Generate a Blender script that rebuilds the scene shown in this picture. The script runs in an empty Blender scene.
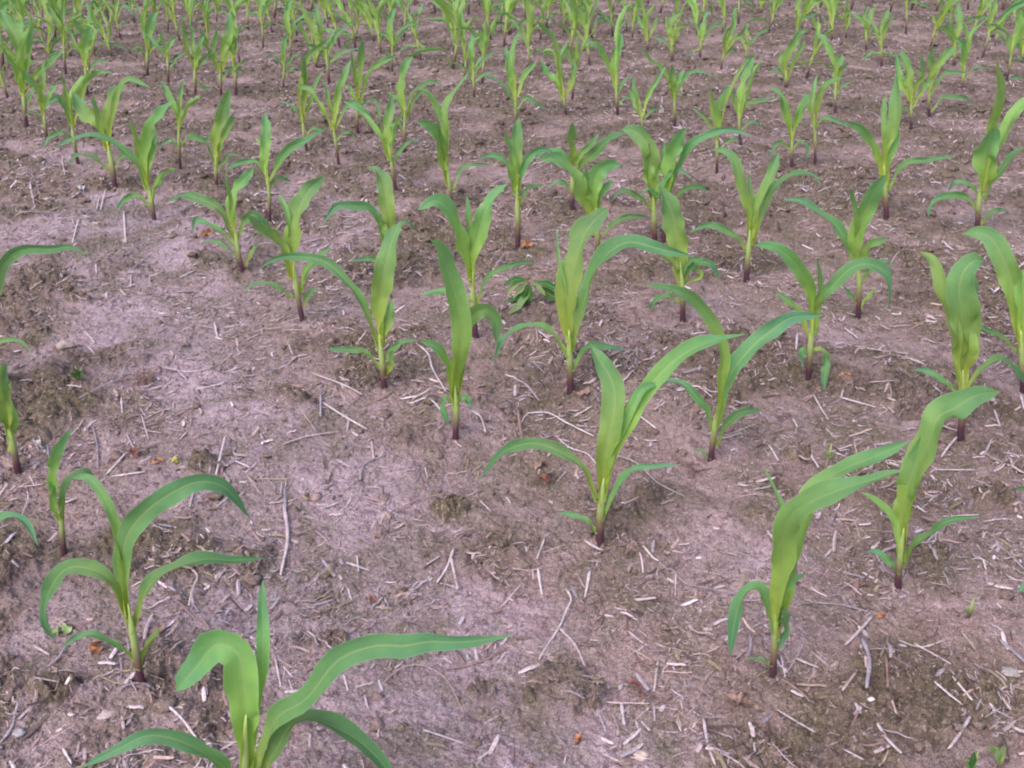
import bpy, math, random
import numpy as np
from mathutils import Vector

random.seed(7)
RNG = np.random.default_rng(11)
S = bpy.context.scene
COL = S.collection
F = 1000.0                      # focal length in pixels of the 1024 px wide photo
PITCH = math.radians(28.0)
H = 1.40
CP, SP = math.cos(PITCH), math.sin(PITCH)

# ------------------------------------------------------------------ terrain
def _hash(ix, iy, seed):
    h = (ix.astype(np.int64) * 374761393 + iy.astype(np.int64) * 668265263 + seed * 974634777) & 0xFFFFFFFF
    h = ((h ^ (h >> 13)) * 1274126177) & 0xFFFFFFFF
    h = (h ^ (h >> 16)) & 0xFFFFFFFF
    return h.astype(np.float64) / 4294967295.0

def noise(x, y, freq, seed):
    """gradient noise, about -1..1"""
    c, s = math.cos(seed * 1.7), math.sin(seed * 1.7)
    X = (x * c - y * s) * freq + seed * 13.7
    Y = (x * s + y * c) * freq - seed * 7.3
    ix, iy = np.floor(X), np.floor(Y)
    fx, fy = X - ix, Y - iy
    ux, uy = fx * fx * fx * (fx * (fx * 6 - 15) + 10), fy * fy * fy * (fy * (fy * 6 - 15) + 10)
    def g(dx, dy):
        a = _hash(ix + dx, iy + dy, seed) * 2 * math.pi
        return np.cos(a) * (fx - dx) + np.sin(a) * (fy - dy)
    a = g(0, 0) * (1 - ux) + g(1, 0) * ux
    b = g(0, 1) * (1 - ux) + g(1, 1) * ux
    return (a * (1 - uy) + b * uy) * 1.5

def sstep(a, b, t):
    t = np.clip((t - a) / (b - a), 0, 1)
    return t * t * (3 - 2 * t)

CLODS = [(0.094,1.394,0.0651),(-1.764,3.435,0.0382),(-1.393,2.672,0.0416),(-0.155,1.999,0.0418),(1.392,3.267,0.0489),(1.670,4.803,0.0676),(0.741,2.220,0.0391),(1.170,2.028,0.0450),(0.625,2.534,0.0333),(0.450,4.347,0.0465),(-0.856,1.399,0.0435),(0.871,1.399,0.0392),(1.587,4.653,0.0548),(-0.366,1.535,0.0324),(-0.576,1.793,0.0412),(-0.061,1.399,0.0305),(0.725,2.938,0.0374),(1.083,4.010,0.0386),(-0.614,2.534,0.0300),(0.071,2.116,0.0349),(0.338,2.028,0.0338),(0.944,2.565,0.0403),(1.397,3.555,0.0437),(1.153,2.419,0.0289),(1.321,5.288,0.0429),(1.095,6.224,0.0425),(0.541,6.224,0.0425),(-1.530,3.267,0.0407),(-0.788,2.163,0.0413),(0.703,1.479,0.0316),(0.937,1.793,0.0309),(-0.467,3.267,0.0326),(0.093,3.015,0.0305)]
def clods(x, y):
    """low lumps of soil thrown up in the field: height and mask"""
    hh = np.zeros_like(x); wob = 1 + .45 * noise(x, y, 16, 41) + .35 * noise(x, y, 38, 42)
    for cx, cy, r in CLODS:
        near = (np.abs(x - cx) < r * 2.4) & (np.abs(y - cy) < r * 2.4)
        if near.any():
            q = ((x[near] - cx) ** 2 + ((y[near] - cy) * 1.15) ** 2) / (r * r * wob[near])
            hh[near] = np.maximum(hh[near], np.clip(1.25 - q, 0, 1) ** .55 * r)
    return hh

def strip(x, y):
    """the pale crusted strip between the two left rows"""
    P = np.array([(-1.875, 4.347), (-0.408, 1.793), (0.084, 1.234)]); dm = np.full(x.shape, 9.)
    for (ax, ay), (bx, by) in zip(P, P[1:]):
        L2 = (bx - ax) ** 2 + (by - ay) ** 2
        k = np.clip(((x - ax) * (bx - ax) + (y - ay) * (by - ay)) / L2, 0, 1)
        dm = np.minimum(dm, np.hypot(x - ax - k * (bx - ax), y - ay - k * (by - ay)))
    return np.exp(-(dm / .24) ** 2)

def clod_mask(x, y):
    n = noise(x, y, 1.9, 3) + .6 * noise(x, y, 4.7, 4) + .35 * noise(x, y, 11.0, 5)
    left = .42 * np.exp(-((x - -1.392) ** 2 + (y - 2.595) ** 2) / .12) + .35 * np.exp(-((x - 0.858) ** 2 + (y - 1.425) ** 2) / .10)
    left = left - .75 * np.exp(-((x - 0.078) ** 2 + (y - 1.945) ** 2) / .09)
    left = left + .10 + .34 * sstep(2.8, 5.5, y) - .85 * strip(x, y) + 1.2 * np.minimum(1, clods(x, y) * 60)
    return sstep(-.35, .75, n + left)

def terrain(x, y):
    x = np.asarray(x, float); y = np.asarray(y, float)
    m = clod_mask(x, y)
    z = .016 * noise(x, y, .8, 1) + .010 * noise(x, y, 2.4, 2) + .008 * noise(x, y, 6.1, 11)
    wx = x + .02 * noise(x, y, 17, 20); wy = y + .02 * noise(x, y, 17, 21)
    l1 = np.abs(noise(wx, wy, 13, 6)); l2 = np.abs(noise(wx, wy, 29, 7)); l3 = np.abs(noise(wx, wy, 66, 8))
    l4 = np.abs(noise(wx, wy, 118, 9))
    z = z + m * (.030 * l1 + .022 * l2 + .010 * l3)
    z = z + (1 - m) * (.009 * l1 + .006 * l2 + .0035 * l3) + .0022 * l4 + .0030 * noise(x, y, 95, 12) + .0030 * noise(x, y, 210, 10)
    ch = clods(x, y)
    z = z + ch * .30 + np.minimum(ch * 40, 1) * (.004 * l3 + .003 * l2)
    return z - .006

def tz(x, y):
    return float(terrain(np.array([x]), np.array([y]))[0])

# ------------------------------------------------------------------ photo pixel -> place
def ray(px, py):
    u, v = (px - 512) / F, (384 - py) / F
    return (u, CP + v * SP, -SP + v * CP)

def ground_at(px, py):
    d = ray(px, py); z = 0.0
    for _ in range(5):
        t = (z - H) / d[2]
        z = tz(d[0] * t, d[1] * t)
    return Vector((d[0] * t, d[1] * t, z))

def on_plane(px, py, Y, zmin=True):
    d = ray(px, py); t = Y / d[1]
    p = Vector((d[0] * t, Y, H + d[2] * t))
    if zmin:
        g = tz(p.x, p.y) + .008
        if p.z < g:
            t = (g - H) / d[2]
            p = Vector((d[0] * t, d[1] * t, g))
    return p

def ppm(P):                      # metres per photo pixel at a point
    return (P.y * CP - (P.z - H) * SP) / F

# ------------------------------------------------------------------ object helpers
def tag(o, label=None, cat=None, group=None, kind=None):
    if label: o["label"] = label
    if cat: o["category"] = cat
    if group: o["group"] = group
    if kind: o["kind"] = kind
    return o

def mesh_obj(name, verts, faces, mat, parent=None, uv=None, cols=None, loc=None, smooth=True):
    me = bpy.data.meshes.new(name)
    me.from_pydata([tuple(v) for v in verts], [], faces)
    if smooth:
        me.polygons.foreach_set("use_smooth", [True] * len(me.polygons))
    if uv is not None:
        ul = me.uv_layers.new(name="UVMap")
        idx = np.empty(len(me.loops), np.int32); me.loops.foreach_get("vertex_index", idx)
        ul.data.foreach_set("uv", np.asarray(uv, np.float32)[idx].ravel())
    if cols is not None:
        a = me.color_attributes.new("col", 'FLOAT_COLOR', 'POINT')
        a.data.foreach_set("color", np.asarray(cols, np.float32).ravel())
    me.materials.append(mat); me.update()
    o = bpy.data.objects.new(name, me); COL.objects.link(o)
    if loc is not None: o.location = loc
    if parent is not None: o.parent = parent
    return o

def np_mesh(name, V, Fq, mat, cols=None, mask=None, smooth=True):
    """big mesh from numpy arrays; Fq (n,k) all faces with k corners"""
    me = bpy.data.meshes.new(name)
    k = Fq.shape[1]
    me.vertices.add(len(V)); me.vertices.foreach_set("co", V.astype(np.float32).ravel())
    me.loops.add(Fq.size); me.loops.foreach_set("vertex_index", Fq.astype(np.int32).ravel())
    me.polygons.add(len(Fq))
    me.polygons.foreach_set("loop_start", np.arange(0, Fq.size, k, dtype=np.int32))
    me.polygons.foreach_set("use_smooth", np.full(len(Fq), smooth))
    if cols is not None:
        a = me.color_attributes.new("col", 'FLOAT_COLOR', 'POINT')
        a.data.foreach_set("color", cols.astype(np.float32).ravel())
    if mask is not None:
        a = me.attributes.new("mask", 'FLOAT', 'POINT')
        a.data.foreach_set("value", mask.astype(np.float32))
    me.materials.append(mat); me.update(calc_edges=True); me.validate()
    o = bpy.data.objects.new(name, me); COL.objects.link(o)
    return o

# ------------------------------------------------------------------ materials
def new_mat(name):
    m = bpy.data.materials.new(name); m.use_nodes = True
    nt = m.node_tree; nt.nodes.clear()
    out = nt.nodes.new("ShaderNodeOutputMaterial")
    return m, nt, out

def N(nt, t, **kw):
    n = nt.nodes.new(t)
    for k, v in kw.items():
        if k in n.inputs.keys() if hasattr(n.inputs, 'keys') else False: n.inputs[k].default_value = v
        else: setattr(n, k, v)
    return n

def ramp(nt, fac, stops):
    r = nt.nodes.new("ShaderNodeValToRGB")
    el = r.color_ramp.elements
    while len(el) < len(stops): el.new(.5)
    for e, (p, c) in zip(el, stops):
        e.position = p; e.color = (*c, 1)
    nt.links.new(fac, r.inputs[0]); return r.outputs[0]

def mix(nt, fac, a, b, mode='MIX'):
    m = nt.nodes.new("ShaderNodeMix"); m.data_type = 'RGBA'; m.blend_type = mode
    for sock, val in ((m.inputs[0], fac), (m.inputs[6], a), (m.inputs[7], b)):
        if isinstance(val, (int, float)): sock.default_value = val
        elif isinstance(val, tuple): sock.default_value = (*val, 1)
        else: nt.links.new(val, sock)
    return m.outputs[2]

def math_n(nt, op, a, b=None):
    m = nt.nodes.new("ShaderNodeMath"); m.operation = op
    for sock, val in zip(m.inputs, (a, b)):
        if val is None: continue
        if isinstance(val, (int, float)): sock.default_value = val
        else: nt.links.new(val, sock)
    return m.outputs[0]

def noise_tex(nt, vec, scale, detail=4, rough=.6, dist=0):
    n = nt.nodes.new("ShaderNodeTexNoise")
    n.inputs["Scale"].default_value = scale; n.inputs["Detail"].default_value = detail
    n.inputs["Roughness"].default_value = rough; n.inputs["Distortion"].default_value = dist
    nt.links.new(vec, n.inputs["Vector"]); return n.outputs["Fac"]

def soil_material(name, use_mask=True):
    m, nt, out = new_mat(name)
    tc = nt.nodes.new("ShaderNodeNewGeometry").outputs["Position"]
    b = nt.nodes.new("ShaderNodeBsdfPrincipled")
    big = noise_tex(nt, tc, 3.4, 7, .72, .6)
    mid = noise_tex(nt, tc, 22, 6, .75, .5)
    fine = noise_tex(nt, tc, 95, 4, .7)
    micro = noise_tex(nt, tc, 420, 2, .6)
    lilac = ramp(nt, mid, [(.32, (.18, .130, .145)), (.44, (.39, .290, .340)), (.57, (.57, .450, .535)), (.70, (.70, .58, .68))])
    warm = ramp(nt, mid, [(.32, (.150, .098, .090)), (.44, (.315, .215, .205)), (.57, (.47, .345, .350)), (.70, (.66, .53, .57))])
    ac = nt.nodes.new("ShaderNodeAttribute"); ac.attribute_name = "crust"
    crust = mix(nt, ac.outputs["Fac"], warm, lilac)
    dark = ramp(nt, mid, [(.32, (.060, .048, .042)), (.48, (.165, .122, .105)), (.64, (.36, .265, .265))])
    moss = ramp(nt, fine, [(.3, (.075, .068, .040)), (.7, (.225, .185, .125))])
    if use_mask:
        at = nt.nodes.new("ShaderNodeAttribute"); at.attribute_name = "mask"
        f = math_n(nt, 'ADD', at.outputs["Fac"], math_n(nt, 'MULTIPLY', math_n(nt, 'SUBTRACT', mid, .5), 1.3))
        f = math_n(nt, 'ADD', f, math_n(nt, 'MULTIPLY', math_n(nt, 'SUBTRACT', fine, .5), .8))
        f = ramp(nt, f, [(.12, (0, 0, 0)), (.85, (1, 1, 1))])
        c = mix(nt, f, crust, dark)
    else:
        c = mix(nt, .8, crust, dark)
    mf = ramp(nt, math_n(nt, 'ADD', math_n(nt, 'MULTIPLY', big, .6), math_n(nt, 'MULTIPLY', mid, .4)), [(.44, (0, 0, 0)), (.58, (.85, .85, .85))])
    c = mix(nt, mf, c, moss)
    # straw dust and pale specks
    sp = ramp(nt, fine, [(.56, (0, 0, 0)), (.68, (.6, .6, .6))])
    c = mix(nt, sp, c, (.58, .47, .52))
    sp2 = ramp(nt, micro, [(.35, (.55, .53, .53)), (.65, (1.28, 1.25, 1.25))])
    c = mix(nt, 1.0, c, sp2, 'MULTIPLY')
    nt.links.new(c, b.inputs["Base Color"])
    b.inputs["Roughness"].default_value = .95
    b.inputs["Specular IOR Level"].default_value = .2
    bp = nt.nodes.new("ShaderNodeBump"); bp.inputs["Strength"].default_value = 1.0; bp.inputs["Distance"].default_value = .007
    hh = math_n(nt, 'ADD', fine, math_n(nt, 'MULTIPLY', micro, .5))
    nt.links.new(hh, bp.inputs["Height"]); nt.links.new(bp.outputs[0], b.inputs["Normal"])
    nt.links.new(b.outputs[0], out.inputs[0])
    return m

def attr_material(name, rough=.85, fibre=True):
    m, nt, out = new_mat(name)
    b = nt.nodes.new("ShaderNodeBsdfPrincipled")
    at = nt.nodes.new("ShaderNodeAttribute"); at.attribute_name = "col"
    tc = nt.nodes.new("ShaderNodeNewGeometry").outputs["Position"]
    n = noise_tex(nt, tc, 160, 3, .65)
    v = ramp(nt, n, [(.3, (.62, .60, .60)), (.68, (1.12, 1.1, 1.1))])
    nt.links.new(mix(nt, 1.0, at.outputs["Color"], v, 'MULTIPLY'), b.inputs["Base Color"])
    b.inputs["Roughness"].default_value = rough
    b.inputs["Specular IOR Level"].default_value = .25
    bp = nt.nodes.new("ShaderNodeBump"); bp.inputs["Strength"].default_value = .5; bp.inputs["Distance"].default_value = .002
    nt.links.new(n, bp.inputs["Height"]); nt.links.new(bp.outputs[0], b.inputs["Normal"])
    nt.links.new(b.outputs[0], out.inputs[0])
    return m

def leaf_material(name, base, mid_, tip, trans=.40, under=(.36, .52, .15)):
    m, nt, out = new_mat(name)
    uvn = nt.nodes.new("ShaderNodeUVMap"); sep = nt.nodes.new("ShaderNodeSeparateXYZ")
    nt.links.new(uvn.outputs[0], sep.inputs[0])
    U, V = sep.outputs[0], sep.outputs[1]
    oi = nt.nodes.new("ShaderNodeObjectInfo")
    pos = nt.nodes.new("ShaderNodeNewGeometry").outputs["Position"]
    c = ramp(nt, V, [(.02, base), (.30, mid_), (.85, tip)])
    # the underside is paler and yellower than the upper side
    bf = nt.nodes.new("ShaderNodeNewGeometry").outputs["Backfacing"]
    c = mix(nt, math_n(nt, 'MULTIPLY', bf, .45), c, tuple(q for q in under))
    # parallel veins
    w = nt.nodes.new("ShaderNodeTexWave"); w.wave_type = 'BANDS'; w.bands_direction = 'X'
    w.inputs["Scale"].default_value = 6.0; w.inputs["Distortion"].default_value = .7
    w.inputs["Detail"].default_value = 2
    mp = nt.nodes.new("ShaderNodeMapping"); mp.inputs["Scale"].default_value = (1, .25, 1)
    nt.links.new(uvn.outputs[0], mp.inputs[0]); nt.links.new(mp.outputs[0], w.inputs[0])
    stripe = ramp(nt, w.outputs["Fac"], [(.0, (.87, .90, .88)), (1., (1.09, 1.07, 1.04))])
    c = mix(nt, 1.0, c, stripe, 'MULTIPLY')
    # blotches along the blade
    n1 = noise_tex(nt, pos, 26, 3, .6)
    c = mix(nt, 1.0, c, ramp(nt, n1, [(.3, (.88, .92, .93)), (.7, (1.12, 1.07, 1.0))]), 'MULTIPLY')
    # midrib
    d = math_n(nt, 'ABSOLUTE', math_n(nt, 'SUBTRACT', U, .5))
    rib = ramp(nt, d, [(.012, (.75, .75, .75)), (.05, (0, 0, 0))])
    c = mix(nt, rib, c, (.30, .42, .17))
    edge = ramp(nt, d, [(.44, (0, 0, 0)), (.5, (.35, .35, .35))])
    c = mix(nt, edge, c, (.34, .46, .30))
    hs = nt.nodes.new("ShaderNodeHueSaturation")
    nt.links.new(math_n(nt, 'ADD', .482, math_n(nt, 'MULTIPLY', oi.outputs["Random"], .036)), hs.inputs["Hue"])
    nt.links.new(math_n(nt, 'ADD', .86, math_n(nt, 'MULTIPLY', oi.outputs["Random"], .26)), hs.inputs["Value"])
    nt.links.new(c, hs.inputs["Color"]); c = hs.outputs[0]
    b = nt.nodes.new("ShaderNodeBsdfPrincipled")
    nt.links.new(c, b.inputs["Base Color"])
    b.inputs["Roughness"].default_value = .6
    b.inputs["Specular IOR Level"].default_value = .3
    bp = nt.nodes.new("ShaderNodeBump"); bp.inputs["Strength"].default_value = .25; bp.inputs["Distance"].default_value = .001
    nt.links.new(w.outputs["Fac"], bp.inputs["Height"]); nt.links.new(bp.outputs[0], b.inputs["Normal"])
    tr = nt.nodes.new("ShaderNodeBsdfTranslucent")
    nt.links.new(mix(nt, 1.0, c, (1.25, 1.2, .55), 'MULTIPLY'), tr.inputs[0])
    ms = nt.nodes.new("ShaderNodeMixShader"); ms.inputs[0].default_value = trans
    nt.links.new(b.outputs[0], ms.inputs[1]); nt.links.new(tr.outputs[0], ms.inputs[2])
    nt.links.new(ms.outputs[0], out.inputs[0])
    return m

def stalk_material():
    m, nt, out = new_mat("corn_stalk")
    uvn = nt.nodes.new("ShaderNodeUVMap"); sep = nt.nodes.new("ShaderNodeSeparateXYZ")
    nt.links.new(uvn.outputs[0], sep.inputs[0])
    pos = nt.nodes.new("ShaderNodeNewGeometry").outputs["Position"]
    v = math_n(nt, 'ADD', sep.outputs[1], math_n(nt, 'MULTIPLY', math_n(nt, 'SUBTRACT', noise_tex(nt, pos, 60, 2), .5), .14))
    c = ramp(nt, v, [(.0, (.040, .018, .030)), (.22, (.085, .030, .050)), (.38, (.18, .14, .080)), (.58, (.29, .38, .13)), (1.0, (.36, .47, .15))])
    b = nt.nodes.new("ShaderNodeBsdfPrincipled"); nt.links.new(c, b.inputs["Base Color"])
    b.inputs["Roughness"].default_value = .5
    nt.links.new(b.outputs[0], out.inputs[0]); return m

M_SOIL = soil_material("bare_soil")
M_LIT = attr_material("dry_straw")
M_CLOD = attr_material("soil_crumb", .95)
M_LEAF = leaf_material("corn_leaf", (.50, .59, .12), (.30, .46, .11), (.165, .36, .165))
M_LEAF2 = leaf_material("corn_leaf_cool", (.38, .50, .145), (.165, .335, .13), (.115, .29, .165), under=(.28, .44, .165))
M_WEED = leaf_material("weed_leaf", (.10, .22, .05), (.07, .19, .05), (.06, .16, .06), under=(.2, .3, .12))
M_PALE = leaf_material("pale_leaf", (.30, .42, .16), (.28, .42, .20), (.36, .44, .22))
M_STALK = stalk_material()

# ------------------------------------------------------------------ the ground sheet
def build_ground():
    ang = np.linspace(math.radians(60), math.radians(5.6), 1120)
    yc = H / np.tan(ang)
    y0 = yc[0]
    ys = np.concatenate([[y0 - 6, y0 - 3, y0 - 1.2, y0 - .5, y0 - .2, y0 - .08], yc, yc[-1] * np.geomspace(1.02, 30, 34)])
    uc = np.linspace(-1, 1, 1180)
    ext = 1 + np.geomspace(.01, 60, 26)
    us = np.concatenate([-ext[::-1], uc, ext])
    half = .62 * (np.maximum(ys, y0) + 1.05)
    X = us[None, :] * half[:, None]; Y = np.repeat(ys[:, None], len(us), 1)
    x, y = X.ravel(), Y.ravel()
    z = terrain(x, y)
    far = sstep(16, 60, np.hypot(x, y)); z = z * (1 - far) + .0 * far
    V = np.stack([x, y, z], 1)
    nr, nc = len(ys), len(us)
    i = np.arange(nr - 1)[:, None] * nc + np.arange(nc - 1)[None, :]
    Fq = np.stack([i, i + 1, i + nc + 1, i + nc], -1).reshape(-1, 4)
    o = np_mesh("ground", V, Fq, M_SOIL, mask=clod_mask(x, y))
    cr = np.clip(.22 - .35 * sstep(3.5, 7, y) + .9 * strip(x, y) + .55 * noise(x, y, 1.1, 61) + .35 * noise(x, y, 3.3, 62) + .25 * sstep(.2, -1.0, x), 0, 1)
    at = o.data.attributes.new("crust", 'FLOAT', 'POINT'); at.data.foreach_set("value", cr.astype(np.float32))
    tag(o, kind="structure")
    return o
build_ground()

# ------------------------------------------------------------------ uncountable litter and crumbs
def scatter(n, ymax, dens_pow=1.0, ymin=.75):
    """uniform points in the visible trapezoid up to ymax, a bit beyond its sides"""
    xs, ysl = [], []
    while sum(len(a) for a in xs) < n:
        y = RNG.uniform(ymin, ymax, n * 3); hw = .62 * (y + .95)
        keep = RNG.uniform(0, 1, n * 3) < hw / (.62 * (ymax + .95))
        y = y[keep]; hw = hw[keep]
        xs.append(RNG.uniform(-1, 1, len(y)) * hw); ysl.append(y)
    return np.concatenate(xs)[:n], np.concatenate(ysl)[:n]

STRAW = np.array([(.66, .53, .58), (.52, .41, .44), (.76, .64, .72), (.40, .27, .26), (.25, .17, .16), (.58, .43, .42), (.15, .11, .11), (.46, .39, .46), (.34, .28, .20)])

def litter_arrays(x, y, L, W, head, curv, lift, flat, col):
    n = len(x); K = 5
    t = np.linspace(-.5, .5, K)
    a = head[:, None] + curv[:, None] * t[None, :]
    step = L[:, None] / (K - 1)
    dx = np.cos(a) * step; dy = np.sin(a) * step
    px = x[:, None] + np.cumsum(dx, 1) - dx.sum(1, keepdims=True) / 2
    py = y[:, None] + np.cumsum(dy, 1) - dy.sum(1, keepdims=True) / 2
    g = terrain(px.ravel(), py.ravel()).reshape(n, K)
    # stiff pieces bridge the lumps: between a straight line and the surface
    mx = g.max(1, keepdims=True)
    pz = g * .45 + mx * .55 + lift[:, None] * (t[None, :] + .5)
    pz = pz + W[:, None] * .25
    taper = np.array([.75, 1, 1, .95, .6])
    w = W[:, None] * taper[None, :] / 2
    nx, ny = -np.sin(a), np.cos(a)
    hgt = w * flat[:, None]
    A = np.stack([px + nx * w, py + ny * w, pz - hgt * .4], -1)
    B = np.stack([px, py, pz + hgt], -1)
    C = np.stack([px - nx * w, py - ny * w, pz - hgt * .4], -1)
    V = np.stack([A, B, C], 2).reshape(n * K * 3, 3)
    base = (np.arange(n) * K * 3)[:, None, None, None]
    kk = (np.arange(K - 1) * 3)[None, :, None, None]
    r = np.array([[0, 1, 4, 3], [1, 2, 5, 4], [2, 0, 3, 5]])[None, None]
    Fq = (base + kk + r).reshape(-1, 4)
    cols = np.repeat(np.concatenate([col, np.ones((n, 1))], 1), K * 3, 0)
    return V, Fq, cols

def build_litter():
    parts = []
    for (n, ym, lmin, lmax, wmin, wmax) in ((100000, 3.6, .003, .016, .0006, .0022), (85000, 6.5, .008, .034, .0012, .0036), (11000, 6.0, .025, .085, .0010, .0030),
                                            (75000, 12.5, .012, .05, .0030, .0090), (2600, 9, .035, .09, .0018, .0042), (22000, 13, .025, .07, .004, .0085)):
        x, y = scatter(n, ym)
        keep = RNG.uniform(0, 1, n) < np.clip(.40 + .7 * noise(x, y, 1.6, 31) + 1.0 * noise(x, y, 6, 32) + .5 * noise(x, y, 17, 33), .06, 1)
        x, y = x[keep], y[keep]; n = len(x)
        L = lmin + (lmax - lmin) * RNG.uniform(0, 1, n) ** 1.8
        W = RNG.uniform(wmin, wmax, n)
        head = 3.2 * noise(x, y, 5.0, 35) + np.where(RNG.uniform(0, 1, n) < .5, RNG.normal(.3, .45, n), RNG.uniform(0, math.pi * 2, n))
        curv = RNG.normal(0, .22, n) + (RNG.uniform(0, 1, n) < .12) * RNG.normal(0, 1.0, n)
        lift = np.abs(RNG.normal(0, .15, n)) * L
        flat = RNG.uniform(.12, .7, n)
        col = STRAW[RNG.integers(0, len(STRAW), n)] * RNG.uniform(.58, 1.0, (n, 1)) * (.96 if lmax < .04 else 1)
        parts.append(litter_arrays(x, y, L, W, head, curv, lift, flat, col))
    off = 0; Vs, Fs, Cs = [], [], []
    for V, Fq, c in parts:
        Vs.append(V); Fs.append(Fq + off); Cs.append(c); off += len(V)
    o = np_mesh("straw_litter", np.concatenate(Vs), np.concatenate(Fs), M_LIT, cols=np.concatenate(Cs), smooth=False)
    tag(o, "fine pale and brown straw fragments strewn over the whole soil surface", "straw litter", kind="stuff")
build_litter()

def ico(sub):
    import bmesh
    bm = bmesh.new(); bmesh.ops.create_icosphere(bm, subdivisions=sub, radius=1)
    v = np.array([q.co[:] for q in bm.verts]); f = np.array([[q.index for q in p.verts] for p in bm.faces])
    bm.free(); return v, f

def build_crumbs():
    Vs, Fs, Ms = [], [], []; off = 0
    for sub, n, ym, r0, r1, pw in ((1, 90000, 3.6, .0008, .0042, 2.2), (2, 11000, 5.0, .0025, .009, 2.6), (2, 10000, 12.5, .004, .018, 2.4), (2, 5000, 13, .010, .026, 1.8), (3, 900, 12.5, .010, .030, 2.0)):
        tv, tf = ico(sub)
        x, y = scatter(n, ym, ymin=4.2 if r1 > .02 else .75)
        m = clod_mask(x, y)
        keep = RNG.uniform(0, 1, n) < (.35 + .65 * m ** 1.5); x, y, m = x[keep], y[keep], m[keep]; n = len(x)
        r = r0 + (r1 - r0) * RNG.uniform(0, 1, n) ** pw
        tem = []
        for k in range(14):
            w = 1 + .55 * noise(tv[:, 0] + k * 5, tv[:, 1] + tv[:, 2] * .7, 1.7, 50 + k) + .4 * noise(tv[:, 2] - k * 3, tv[:, 1] - tv[:, 0], 3.4, 70 + k)
            if sub > 2: w = w + .22 * noise(tv[:, 0] * 2 + tv[:, 2], tv[:, 1] * 2 - tv[:, 2], 5.1, 90 + k)
            tem.append(tv * w[:, None] * np.array([RNG.uniform(.7, 1.35), RNG.uniform(.7, 1.35), RNG.uniform(.45, .8)]))
        tem = np.array(tem)
        P = tem[RNG.integers(0, 14, n)] * r[:, None, None]
        a = RNG.uniform(0, 6.28, n); ca, sa = np.cos(a)[:, None], np.sin(a)[:, None]
        X = P[..., 0] * ca - P[..., 1] * sa + x[:, None]; Y = P[..., 0] * sa + P[..., 1] * ca + y[:, None]
        Z = P[..., 2] + (terrain(x, y) + r * (.15 if sub < 3 else -.05))[:, None]
        Vs.append(np.stack([X, Y, Z], -1).reshape(-1, 3))
        Fs.append((tf[None] + (np.arange(n) * len(tv))[:, None, None] + off).reshape(-1, 3))
        Ms.append(np.repeat(np.clip(m * .7 + RNG.uniform(-.25, .5, n), 0, 1.1), len(tv)))
        off += n * len(tv)
    o = np_mesh("soil_crumbs", np.concatenate(Vs), np.concatenate(Fs), M_SOIL, mask=np.concatenate(Ms))
    tag(o, "crumbs and small lumps of soil lying loose on the field", "soil crumbs", kind="stuff")
build_crumbs()

# ------------------------------------------------------------------ leaves and stalks
def catmull(P, n):
    P = [Vector(p) for p in P]
    Q = [P[0] * 2 - P[1]] + P + [P[-1] * 2 - P[-2]]
    seg = [0.0]
    for a, b in zip(P, P[1:]): seg.append(seg[-1] + max((b - a).length, 1e-6))
    out = []
    for i in range(n):
        s = seg[-1] * i / (n - 1); k = 0
        while k < len(P) - 2 and s > seg[k + 1]: k += 1
        t = (s - seg[k]) / (seg[k + 1] - seg[k])
        p0, p1, p2, p3 = Q[k], Q[k + 1], Q[k + 2], Q[k + 3]
        out.append(.5 * ((2 * p1) + (p2 - p0) * t + (2 * p0 - 5 * p1 + 4 * p2 - p3) * t * t + (3 * p1 - p0 - 3 * p2 + p3) * t ** 3))
    return out

def lerp_tab(tab, v):
    for (a, fa), (b, fb) in zip(tab, tab[1:]):
        if v <= b:
            t = (v - a) / (b - a); t = t * t * (3 - 2 * t) * .5 + t * .5
            return fa + (fb - fa) * t
    return tab[-1][1]

PROF = [(0, .42), (.15, .58), (.38, .96), (.55, 1.0), (.74, .80), (.9, .42), (1, .03)]
PROF_WIDE = [(0, .38), (.18, .55), (.42, .98), (.62, 1.0), (.80, .88), (.93, .50), (1, .04)]
PROF_OVAL = [(0, .12), (.15, .5), (.45, 1.0), (.7, .85), (.9, .4), (1, .03)]
CAM = Vector((0, 0, H))

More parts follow.
